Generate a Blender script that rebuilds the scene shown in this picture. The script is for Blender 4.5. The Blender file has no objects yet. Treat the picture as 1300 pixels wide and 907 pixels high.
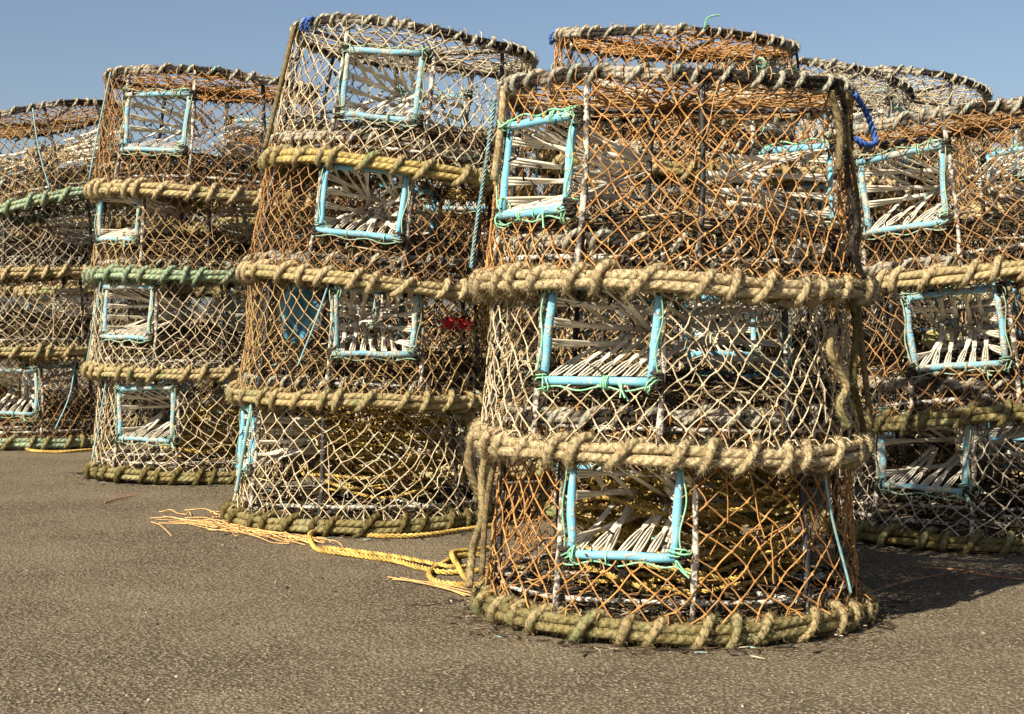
import bpy, math, random
import numpy as np
from mathutils import Matrix, Vector

PI = math.pi
R = math.radians
scene = bpy.context.scene
COL = scene.collection
rng = np.random.default_rng(7)
random.seed(7)

# ------------------------------------------------------------------ camera
EYE, F, HOR = 0.60, 2100.0, 400.0           # eye height, focal length in photo pixels, horizon row
cd = bpy.data.cameras.new('camera')
cam = bpy.data.objects.new('camera', cd)
COL.objects.link(cam)
cam.location = (0, 0, EYE)
cam.rotation_euler = (PI / 2, 0, 0)
cd.sensor_width = 36
cd.lens = 36 * F / 1300
cd.shift_y = (HOR - 453.5) / 1300
cd.clip_start, cd.clip_end = 0.05, 3000
scene.camera = cam


def ground(px, py, z=0.0):
    d = (EYE - z) * F / (py - HOR)
    return np.array([(px - 650) * d / F, d, z])


# ------------------------------------------------------------------ light
SUN_EL, SUN_AZ = 38.0, 221.0                # azimuth clockwise from +Y
sv = Vector((math.sin(R(SUN_AZ)) * math.cos(R(SUN_EL)), math.cos(R(SUN_AZ)) * math.cos(R(SUN_EL)), math.sin(R(SUN_EL))))
ld = bpy.data.lights.new('sun', 'SUN')
ld.energy = 5.0
ld.angle = R(0.5)
ld.color = (1.0, 0.90, 0.74)
sun = bpy.data.objects.new('sun', ld)
COL.objects.link(sun)
sun.rotation_euler = sv.to_track_quat('Z', 'Y').to_euler()
w = bpy.data.worlds.new('World')
scene.world = w
w.use_nodes = True
nt = w.node_tree
nt.nodes.clear()
sky = nt.nodes.new('ShaderNodeTexSky')
sky.sky_type = 'NISHITA'
sky.sun_disc = False
sky.sun_elevation = R(SUN_EL)
sky.sun_rotation = R(SUN_AZ)
sky.air_density = 0.8
sky.dust_density = 1.5
sky.ozone_density = 0.6
sky.altitude = 0
bg = nt.nodes.new('ShaderNodeBackground')
bg.inputs['Strength'].default_value = 0.0525
wo = nt.nodes.new('ShaderNodeOutputWorld')
nt.links.new(sky.outputs[0], bg.inputs[0])
nt.links.new(bg.outputs[0], wo.inputs[0])
vs = scene.view_settings
vs.view_transform = 'Standard'
vs.look = 'None'
vs.exposure = 1.06
vs.gamma = 1.0
vs.use_curve_mapping = False


# ------------------------------------------------------------------ materials
class NG:
    def __init__(self, name, rough=0.85, spec=0.3):
        self.m = bpy.data.materials.new(name)
        self.m.use_nodes = True
        self.t = self.m.node_tree
        self.n = self.t.nodes
        self.b = self.n['Principled BSDF']
        self.b.inputs['Roughness'].default_value = rough
        self.b.inputs['Specular IOR Level'].default_value = spec

    def new(self, typ, **kw):
        nd = self.n.new(typ)
        for k, v in kw.items():
            setattr(nd, k, v)
        return nd

    def link(self, a, b):
        self.t.links.new(a, b)

    def put(self, sock, v):
        if isinstance(v, (int, float)):
            sock.default_value = v
        elif isinstance(v, tuple):
            sock.default_value = (*v, 1.0) if len(v) == 3 else v
        else:
            self.link(v, sock)

    def math(self, op, a, b=0.0, c=0.0):
        nd = self.new('ShaderNodeMath', operation=op)
        for i, v in enumerate((a, b, c)):
            self.put(nd.inputs[i], v)
        return nd.outputs[0]

    def noise(self, scale, detail=3.0, rough=0.6, vec=None, kind='Object'):
        nd = self.new('ShaderNodeTexNoise')
        nd.inputs['Scale'].default_value = scale
        nd.inputs['Detail'].default_value = detail
        nd.inputs['Roughness'].default_value = rough
        if vec is None:
            vec = self.coord(kind)
        self.link(vec, nd.inputs['Vector'])
        return nd.outputs['Fac']

    def coord(self, kind='Object'):
        tc = self.new('ShaderNodeTexCoord')
        v = tc.outputs[kind]
        if kind == 'Object':
            oi = self.new('ShaderNodeObjectInfo')
            ad = self.new('ShaderNodeVectorMath', operation='ADD')
            self.link(v, ad.inputs[0])
            sc = self.math('MULTIPLY', oi.outputs['Random'], 37.0)
            self.link(sc, ad.inputs[1])
            v = ad.outputs[0]
        return v

    def ramp(self, fac, lo, hi):
        nd = self.new('ShaderNodeMapRange')
        nd.inputs['From Min'].default_value = lo
        nd.inputs['From Max'].default_value = hi
        nd.clamp = True
        self.link(fac, nd.inputs['Value'])
        return nd.outputs[0]

    def mix(self, fac, a, b):
        nd = self.new('ShaderNodeMix', data_type='RGBA')
        self.put(nd.inputs[0], fac)
        self.put(nd.inputs[6], a)
        self.put(nd.inputs[7], b)
        return nd.outputs[2]

    def island(self):
        return self.new('ShaderNodeNewGeometry').outputs['Random Per Island']

    def bump(self, h, dist, strength=1.0):
        nd = self.new('ShaderNodeBump')
        nd.inputs['Distance'].default_value = dist
        nd.inputs['Strength'].default_value = strength
        self.link(h, nd.inputs['Height'])
        self.link(nd.outputs[0], self.b.inputs['Normal'])

    def color(self, v):
        self.put(self.b.inputs['Base Color'], v)
        return self.m


def mat_rope(name, c1, c2, dirt, moss=None, moss_lo=0.55, twist=17.0, black=None):
    g = NG(name, 0.92, 0.15)
    uv = g.new('ShaderNodeSeparateXYZ')
    g.link(g.new('ShaderNodeTexCoord').outputs['UV'], uv.inputs[0])
    ph = g.math('MULTIPLY_ADD', uv.outputs[0], twist, uv.outputs[1])
    s = g.math('SINE', g.math('MULTIPLY', ph, 3 * 2 * PI))
    fib = g.noise(650, 2, 0.7)
    med = g.noise(160, 3, 0.7)
    h = g.math('ADD', g.math('MULTIPLY', s, 0.40), g.math('ADD', g.math('MULTIPLY', fib, 0.9), g.math('MULTIPLY', med, 1.1)))
    g.bump(h, 0.0042, 1.0)
    col = g.mix(g.ramp(med, 0.38, 0.62), c1, c2)
    col = g.mix(g.ramp(g.noise(28, 4, 0.65), 0.52, 0.72), col, dirt)
    if moss:
        col = g.mix(g.ramp(g.noise(11, 4, 0.7), moss_lo, moss_lo + 0.13), col, moss)
    if black:
        col = g.mix(g.ramp(g.noise(5.5, 3, 0.6), 0.42, 0.50), col, black)
    isl = g.island()
    hs = g.new('ShaderNodeHueSaturation')
    g.put(hs.inputs['Value'], g.math('MULTIPLY_ADD', isl, 0.35, 0.82))
    g.link(col, hs.inputs['Color'])
    return g.color(hs.outputs[0])


def mat_net(name, c1, c2, dirt, lo=0.5, hi=0.7, rough=0.75):
    g = NG(name, rough, 0.25)
    col = g.mix(g.ramp(g.noise(60, 3, 0.7), 0.35, 0.65), c1, c2)
    col = g.mix(g.ramp(g.noise(14, 4, 0.75), lo, hi), col, dirt)
    hs = g.new('ShaderNodeHueSaturation')
    g.put(hs.inputs['Value'], g.math('MULTIPLY_ADD', g.island(), 0.5, 0.75))
    g.link(col, hs.inputs['Color'])
    g.bump(g.noise(900, 2, 0.6), 0.001, 0.6)
    return g.color(hs.outputs[0])


def mat_crust(name, base, crust, lo=0.52, hi=0.6, rough=0.7, scale=110, brown=None):
    g = NG(name, rough, 0.4)
    n1 = g.noise(scale, 3, 0.7)
    n2 = g.noise(22, 3, 0.6)
    f = g.ramp(g.math('ADD', g.math('MULTIPLY', n1, 0.6), g.math('MULTIPLY', n2, 0.4)), lo, hi)
    col = base
    if brown:
        col = g.mix(g.ramp(g.noise(45, 3, 0.7), 0.54, 0.66), base, brown)
    col = g.mix(f, col, crust)
    g.bump(g.math('ADD', f, g.math('MULTIPLY', g.noise(400, 2), 0.5)), 0.002, 0.9)
    return g.color(col)


M = {}
M['rope_straw'] = mat_rope('rope_straw', (0.48, 0.365, 0.19), (0.59, 0.485, 0.29), (0.28, 0.19, 0.085), (0.28, 0.25, 0.09), 0.60)
M['rope_yellowed'] = mat_rope('rope_yellowed', (0.48, 0.35, 0.12), (0.55, 0.43, 0.17), (0.26, 0.19, 0.06), (0.24, 0.24, 0.06), 0.54)
M['rope_olive'] = mat_rope('rope_olive', (0.195, 0.16, 0.060), (0.30, 0.245, 0.11), (0.085, 0.065, 0.022), (0.31, 0.29, 0.15), 0.52)
M['rope_dark_olive'] = mat_rope('rope_dark_olive', (0.12, 0.092, 0.032), (0.21, 0.165, 0.062), (0.045, 0.036, 0.014), (0.20, 0.18, 0.07), 0.55)
M['rope_mint'] = mat_rope('rope_mint', (0.24, 0.36, 0.24), (0.36, 0.42, 0.27), (0.25, 0.21, 0.09), (0.36, 0.31, 0.13), 0.55)
M['rope_khaki'] = mat_rope('rope_khaki', (0.40, 0.30, 0.14), (0.48, 0.39, 0.21), (0.18, 0.13, 0.055), (0.24, 0.26, 0.11), 0.53)
M['rope_grey'] = mat_rope('rope_grey', (0.42, 0.38, 0.30), (0.52, 0.46, 0.36), (0.22, 0.16, 0.09), (0.28, 0.36, 0.28), 0.62, black=(0.040, 0.033, 0.026))
M['lash_grey'] = mat_rope('lash_grey', (0.46, 0.40, 0.29), (0.40, 0.42, 0.34), (0.28, 0.17, 0.08), (0.24, 0.38, 0.32), 0.60)
M['rope_brown'] = mat_rope('rope_brown', (0.22, 0.16, 0.08), (0.30, 0.23, 0.12), (0.09, 0.065, 0.03), (0.18, 0.16, 0.06), 0.58)
M['rope_blackened'] = mat_rope('rope_blackened', (0.05, 0.042, 0.032), (0.11, 0.09, 0.06), (0.02, 0.018, 0.014), (0.26, 0.20, 0.10), 0.60)
M['yellow_rope'] = mat_rope('yellow_rope', (0.80, 0.52, 0.12), (0.84, 0.60, 0.20), (0.64, 0.38, 0.08), None)
M['orange_twine'] = mat_net('orange_twine', (0.55, 0.29, 0.09), (0.66, 0.44, 0.20), (0.34, 0.16, 0.05), 0.55, 0.75)
M['net_orange'] = mat_net('net_orange', (0.38, 0.175, 0.045), (0.45, 0.26, 0.10), (0.19, 0.09, 0.03), 0.50, 0.72)
M['net_rust'] = mat_net('net_rust', (0.27, 0.135, 0.042), (0.34, 0.205, 0.09), (0.12, 0.06, 0.025), 0.5, 0.7)
M['net_brown'] = mat_net('net_brown', (0.34, 0.22, 0.09), (0.44, 0.30, 0.14), (0.15, 0.085, 0.03), 0.46, 0.7)
M['net_cream'] = mat_net('net_cream', (0.47, 0.375, 0.23), (0.56, 0.47, 0.31), (0.26, 0.16, 0.065), 0.50, 0.72)
M['net_grey'] = mat_net('net_grey', (0.34, 0.285, 0.20), (0.44, 0.38, 0.285), (0.17, 0.11, 0.055), 0.5, 0.72)
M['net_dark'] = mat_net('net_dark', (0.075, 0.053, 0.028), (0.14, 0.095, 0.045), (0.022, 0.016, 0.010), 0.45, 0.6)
M['bar_black'] = mat_crust('bar_black', (0.018, 0.017, 0.016), (0.50, 0.45, 0.37), 0.545, 0.60, 0.55, 120, (0.075, 0.045, 0.022))
M['jamb_crusted'] = mat_crust('jamb_crusted', (0.06, 0.05, 0.04), (0.50, 0.46, 0.38), 0.47, 0.55, 0.8, 75, (0.20, 0.13, 0.07))
M['ring_crusted'] = mat_crust('ring_crusted', (0.05, 0.04, 0.03), (0.58, 0.54, 0.46), 0.46, 0.54, 0.75, 90, (0.13, 0.08, 0.04))
M['blue_plastic'] = mat_crust('blue_plastic', (0.16, 0.43, 0.57), (0.46, 0.42, 0.33), 0.545, 0.60, 0.55, 85, (0.24, 0.40, 0.44))
M['blue_worn'] = mat_crust('blue_worn', (0.16, 0.36, 0.45), (0.42, 0.38, 0.29), 0.485, 0.56, 0.7, 75, (0.27, 0.24, 0.17))
M['white_strip'] = None
g = NG('white_strip', 0.6, 0.3)
c = g.mix(g.island(), (0.56, 0.50, 0.385), (0.74, 0.70, 0.59))
c = g.mix(g.ramp(g.noise(35, 4, 0.75), 0.55, 0.75), c, (0.33, 0.24, 0.14))
g.bump(g.noise(300, 2), 0.001, 0.6)
M['white_strip'] = g.color(c)
M['green_twine'] = mat_net('green_twine', (0.17, 0.46, 0.25), (0.30, 0.55, 0.36), (0.40, 0.38, 0.24), 0.58, 0.75)
M['green_dull'] = mat_net('green_dull', (0.20, 0.36, 0.24), (0.30, 0.40, 0.29), (0.30, 0.26, 0.16), 0.48, 0.66)
M['teal_cord'] = mat_net('teal_cord', (0.12, 0.28, 0.31), (0.24, 0.39, 0.40), (0.24, 0.26, 0.20), 0.5, 0.7)
M['blue_rope'] = mat_net('blue_rope', (0.03, 0.09, 0.38), (0.08, 0.18, 0.48), (0.05, 0.07, 0.18), 0.58, 0.75)
g = NG('weed', 0.8, 0.25)
i = g.island()
c = g.mix(g.ramp(i, 0.35, 0.75), (0.018, 0.014, 0.010), (0.095, 0.062, 0.028))
c = g.mix(g.ramp(i, 0.86, 0.93), c, (0.40, 0.33, 0.23))
c = g.mix(g.ramp(i, 0.97, 0.975), c, (0.26, 0.36, 0.31))
M['weed'] = g.color(c)
g = NG('red_cloth', 0.7, 0.3)
M['red_cloth'] = g.color(g.mix(g.ramp(g.noise(20), 0.4, 0.7), (0.62, 0.045, 0.05), (0.42, 0.03, 0.035)))
g = NG('blue_sheet', 0.5, 0.4)
M['blue_sheet'] = g.color(g.mix(g.ramp(g.noise(20), 0.4, 0.7), (0.07, 0.30, 0.46), (0.16, 0.40, 0.52)))
g = NG('olive_plastic', 0.6, 0.3)
M['olive_plastic'] = g.color(g.mix(g.ramp(g.noise(25), 0.4, 0.7), (0.40, 0.38, 0.16), (0.28, 0.24, 0.10)))
g = NG('twig_bark', 0.9, 0.1)
M['twig'] = g.color(g.mix(g.ramp(g.noise(40), 0.4, 0.6), (0.26, 0.12, 0.06), (0.36, 0.20, 0.12)))
g = NG('grit', 0.95, 0.05)
i = g.island()
c = g.mix(g.ramp(i, 0.2, 0.85), (0.075, 0.060, 0.042), (0.24, 0.195, 0.14))
c = g.mix(g.ramp(i, 0.988, 0.99), c, (0.50, 0.44, 0.34))
M['grit'] = g.color(c)

# tarmac
g = NG('tarmac', 0.95, 0.08)
v = g.coord('Generated')
tc = g.new('ShaderNodeTexCoord')
v = tc.outputs['Object']
vo = g.new('ShaderNodeTexVoronoi')
vo.inputs['Scale'].default_value = 135
g.link(v, vo.inputs['Vector'])
vo2 = g.new('ShaderNodeTexVoronoi')
vo2.inputs['Scale'].default_value = 320
g.link(v, vo2.inputs['Vector'])
sep = g.new('ShaderNodeSeparateColor')
g.link(vo.outputs['Color'], sep.inputs[0])
fine = g.noise(420, 3, 0.7, v)
stone = g.mix(g.ramp(sep.outputs[0], 0.0, 1.0), (0.092, 0.073, 0.049), (0.345, 0.280, 0.196))
stone = g.mix(g.ramp(sep.outputs[1], 0.93, 0.98), stone, (0.39, 0.32, 0.225))
binder = (0.046, 0.035, 0.022)
gap = g.ramp(vo.outputs['Distance'], 0.28, 0.56)
col = g.mix(gap, stone, binder)
col = g.mix(g.ramp(fine, 0.45, 0.70), col, (0.222, 0.181, 0.124))
big = g.noise(1.6, 5, 0.65, v)
med = g.noise(7, 4, 0.65, v)
col = g.mix(g.math('MULTIPLY', g.ramp(big, 0.40, 0.70), 0.40), col, (0.275, 0.222, 0.145))
col = g.mix(g.math('MULTIPLY', g.ramp(med, 0.50, 0.85), 0.28), col, (0.13, 0.106, 0.070))
g.color(col)
h = g.math('ADD', g.math('MULTIPLY', vo.outputs['Distance'], -1.0), g.math('ADD', g.math('MULTIPLY', vo2.outputs['Distance'], -0.35), g.math('MULTIPLY', fine, 0.4)))
g.bump(h, 0.0042, 1.0)
M['tarmac'] = g.m


# ------------------------------------------------------------------ mesh collector
class MB:
    def __init__(self):
        self.v, self.f, self.uv, self.n = [], [], [], 0

    def quads(self, verts, faces, uv=None):
        verts = np.asarray(verts, float).reshape(-1, 3)
        faces = np.asarray(faces, int).reshape(-1, 4)
        self.v.append(verts)
        self.f.append(faces + self.n)
        self.uv.append(np.zeros((len(faces) * 4, 2)) if uv is None else uv.reshape(-1, 2))
        self.n += len(verts)

    def tubes(self, P, r, n=5, closed=False, ref=None, flat=1.0, taper=False, spin=0.0):
        """P (M,K,3) centre lines, r radius (scalar / (K,) / (M,K))"""
        P = np.asarray(P, float)
        if P.ndim == 2:
            P = P[None]
        Mn, K = P.shape[:2]
        r = np.broadcast_to(np.asarray(r, float), (Mn, K)).copy()
        if taper:
            P = np.concatenate([P[:, :1], P, P[:, -1:]], 1)
            r = np.concatenate([r[:, :1] * .05, r, r[:, -1:] * .05], 1)
            if ref is not None:
                ref = np.broadcast_to(ref, (Mn, K, 3))
                ref = np.concatenate([ref[:, :1], ref, ref[:, -1:]], 1)
            K += 2
        if closed:
            T = np.roll(P, -1, 1) - np.roll(P, 1, 1)
        else:
            T = np.gradient(P, axis=1)
            if taper:
                T[:, 0] = T[:, 1] = P[:, 2] - P[:, 1]
                T[:, -1] = T[:, -2] = P[:, -2] - P[:, -3]
        T /= np.linalg.norm(T, axis=2, keepdims=True) + 1e-12
        if ref is None:
            ch = P[:, -1] - P[:, 0] if not closed else np.tile([[0.0, 0.0, 1.0]], (Mn, 1))
            ax = np.eye(3)[np.argmin(np.abs(ch), 1)]
            ref = np.repeat(ax[:, None, :], K, 1)
        else:
            ref = np.broadcast_to(np.asarray(ref, float), (Mn, K, 3))
        N = ref - (ref * T).sum(2, keepdims=True) * T
        N /= np.linalg.norm(N, axis=2, keepdims=True) + 1e-12
        B = np.cross(T, N)
        a = np.arange(n) / n * 2 * PI + spin
        ca, sa = np.cos(a), np.sin(a) * flat
        V = P[:, :, None] + r[:, :, None, None] * (N[:, :, None] * ca[:, None] + B[:, :, None] * sa[:, None])
        Lk = K if closed else K - 1
        k0 = np.arange(Lk)
        k1 = (k0 + 1) % K
        i0 = np.arange(n)
        i1 = (i0 + 1) % n
        base = (np.arange(Mn) * K * n)[:, None, None]
        q = np.stack([base + k0[None, :, None] * n + i0, base + k0[None, :, None] * n + i1,
                      base + k1[None, :, None] * n + i1, base + k1[None, :, None] * n + i0], -1)
        d = np.linalg.norm(np.diff(P, axis=1), axis=2)
        U = np.concatenate([np.zeros((Mn, 1)), np.cumsum(d, 1)], 1)
        if closed:
            U = np.concatenate([U, U[:, -1:] + np.linalg.norm(P[:, :1] - P[:, -1:], axis=2)], 1)
        u0, u1 = U[:, :Lk], U[:, 1:Lk + 1]
        vv0 = np.broadcast_to(i0 / n, (Mn, Lk, n))
        vv1 = vv0 + 1.0 / n
        uu0 = np.broadcast_to(u0[:, :, None], (Mn, Lk, n))
        uu1 = np.broadcast_to(u1[:, :, None], (Mn, Lk, n))
        uv = np.stack([np.stack([uu0, vv0], -1), np.stack([uu0, vv1], -1), np.stack([uu1, vv1], -1), np.stack([uu1, vv0], -1)], 3)
        self.quads(V, q, uv)
        return P, V

    def fuzz(self, P, V, count, lmin, lmax, rad, rg, spread=0.7):
        """fibres standing off the surface of the tubes (P, V)"""
        P3 = np.repeat(P[:, :, None], V.shape[2], 2).reshape(-1, 3)
        V3 = V.reshape(-1, 3)
        k = rg.integers(0, len(V3), count)
        s = V3[k] + rg.normal(0, 0.002, (count, 3))
        nrm = V3[k] - P3[k]
        nrm /= np.linalg.norm(nrm, axis=1, keepdims=True) + 1e-9
        s = V3[k] + rg.normal(0, 0.0022, (count, 3)) * 0.6
        dr = nrm + rg.normal(0, spread, (count, 3))
        dr /= np.linalg.norm(dr, axis=1, keepdims=True)
        L = rg.uniform(lmin, lmax, (count, 1))
        mid = s + dr * L * 0.55
        end = mid + (dr + rg.normal(0, 0.7, (count, 3)) + np.array([0, 0, -0.25])) * L * 0.45
        self.tubes(np.stack([s - nrm * 0.001, mid, end], 1), np.array([1.0, 0.8, 0.25]) * rad, 3)

    def mesh(self, name, mat=None, smooth=True):
        V = np.concatenate(self.v)
        Fc = np.concatenate(self.f)
        UV = np.concatenate(self.uv)
        me = bpy.data.meshes.new(name)
        me.vertices.add(len(V))
        me.vertices.foreach_set('co', V.astype(np.float32).ravel())
        me.loops.add(Fc.size)
        me.loops.foreach_set('vertex_index', Fc.astype(np.int32).ravel())
        me.polygons.add(len(Fc))
        me.polygons.foreach_set('loop_start', (np.arange(len(Fc)) * 4).astype(np.int32))
        me.polygons.foreach_set('use_smooth', np.full(len(Fc), smooth))
        uvl = me.uv_layers.new(name='UVMap')
        uvl.data.foreach_set('uv', UV.astype(np.float32).ravel())
        me.update(calc_edges=True)
        me.materials.append(mat)
        return me


def link(name, me, mat=None, parent=None):
    o = bpy.data.objects.new(name, me)
    COL.objects.link(o)
    if parent is not None:
        o.parent = parent
    if mat is not None:
        o.material_slots[0].link = 'OBJECT'
        o.material_slots[0].material = mat
    return o


def tag(o, label=None, cat=None, group=None, kind=None):
    if label:
        o['label'] = label
    if cat:
        o['category'] = cat
    if group:
        o['group'] = group
    if kind:
        o['kind'] = kind
    return o


def spline(pts, per=10, closed=False):
    pts = np.asarray(pts, float)
    if closed:
        q = np.concatenate([pts[-1:], pts, pts[:2]])
    else:
        q = np.concatenate([2 * pts[:1] - pts[1:2], pts, 2 * pts[-1:] - pts[-2:-1]])
    out = []
    t = np.linspace(0, 1, per, endpoint=False)[:, None]
    for k in range(1, len(q) - 2):
        a, b, c_, d = q[k - 1], q[k], q[k + 1], q[k + 2]
        out.append(0.5 * (2 * b + (c_ - a) * t + (2 * a - 5 * b + 4 * c_ - d) * t ** 2 + (3 * b - a - 3 * c_ + d) * t ** 3))
    if not closed:
        out.append(q[-2][None])
    return np.concatenate(out)


def transport(P):
    """parallel-transported normals along one polyline"""
    T = np.gradient(P, axis=0)
    T /= np.linalg.norm(T, axis=1, keepdims=True) + 1e-12
    n = np.eye(3)[np.argmin(np.abs(T[0]))]
    N = np.zeros_like(P)
    for k in range(len(P)):
        n = n - n.dot(T[k]) * T[k]
        n /= np.linalg.norm(n) + 1e-12
        N[k] = n
    return T, N


def twisted(mb, P, rad, pitch, strands=3, n=5, flat=None):
    """a laid rope: helical strands round the polyline P"""
    seg = np.linalg.norm(np.diff(P, axis=0), axis=1)
    L = np.concatenate([[0], np.cumsum(seg)])
    m = max(8, int(L[-1] / (pitch / 7)))
    s = np.linspace(0, L[-1], m)
    Q = np.stack([np.interp(s, L, P[:, i]) for i in range(3)], 1)
    T, N = transport(Q)
    B = np.cross(T, N)
    for k in range(strands):
        a = s / pitch * 2 * PI + k * 2 * PI / strands
        off = (N * np.cos(a)[:, None] + B * np.sin(a)[:, None])
        mb.tubes(Q + off * rad * 0.56, rad * 0.50, n, ref=off[None], taper=True)
    return Q


# ------------------------------------------------------------------ the crab pot, built in pieces per variant
RB, RT, H = 0.378, 0.346, 0.385
FW, FZ0, FZ1 = 0.107, 0.128, 0.306          # entrance: half width, rail heights
HALF = math.asin(FW / 0.362)
JB = HALF + 0.052
BAR_ANGLES = [JB, -JB, PI + JB, PI - JB, R(58), R(-58), R(122), R(-122)]


def rlin(z):
    return RB + (RT - RB + 0.002) * z / H


def pol(th, r, z):
    return np.stack([r * np.sin(th), -r * np.cos(th), np.broadcast_to(z, np.shape(th))], -1)


def torus_path(rad, z, K, wob, rg, lo=3):
    t = np.arange(K) / K * 2 * PI
    dr = sum(wob / (1 + 0.5 * k) * math.sin(rg.uniform(0, 6)) * np.sin(k * t + rg.uniform(0, 6)) for k in range(2, 2 + lo))
    dz = sum(wob / (1 + 0.5 * k) * np.sin(k * t + rg.uniform(0, 6)) * 0.6 for k in range(2, 2 + lo))
    return t, rad + dr, z + dz


def helix(mb, t_ring, r_ring, z_ring, turns, rad, lr, rg, n=7, per=14, skew=0.0):
    K = int(turns * per)
    s = np.arange(K) / K
    # uneven turn spacing
    th = s * 2 * PI + 0.18 * (2 * PI / turns) * np.sin(5 * s * 2 * PI + rg.uniform(0, 6)) + 0.20 * (2 * PI / turns) * np.sin(11 * s * 2 * PI + rg.uniform(0, 6))
    ph = s * turns * 2 * PI
    jit = 1 + 0.10 * np.sin(s * 2 * PI * 9 + rg.uniform(0, 6)) + 0.07 * np.sin(s * 2 * PI * 23)
    rr = np.interp(th % (2 * PI), np.append(t_ring, 2 * PI), np.append(r_ring, r_ring[0]))
    zz = np.interp(th % (2 * PI), np.append(t_ring, 2 * PI), np.append(z_ring, z_ring[0]))
    th = th + skew * (2 * PI / turns) * np.sin(ph)
    er = pol(th, np.ones(K), 0.0)
    off = er * np.cos(ph)[:, None] + np.array([0, 0, 1.0]) * np.sin(ph)[:, None]
    Pp = pol(th, rr, 0.0)
    Pp[:, 2] = zz
    Pp = Pp + off * (rad * jit)[:, None]
    return mb.tubes(Pp, lr * (1 + 0.12 * np.sin(s * 2 * PI * 31 + 1) + 0.06 * rg.normal(size=K)), n, closed=True, ref=off[None])


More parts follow.
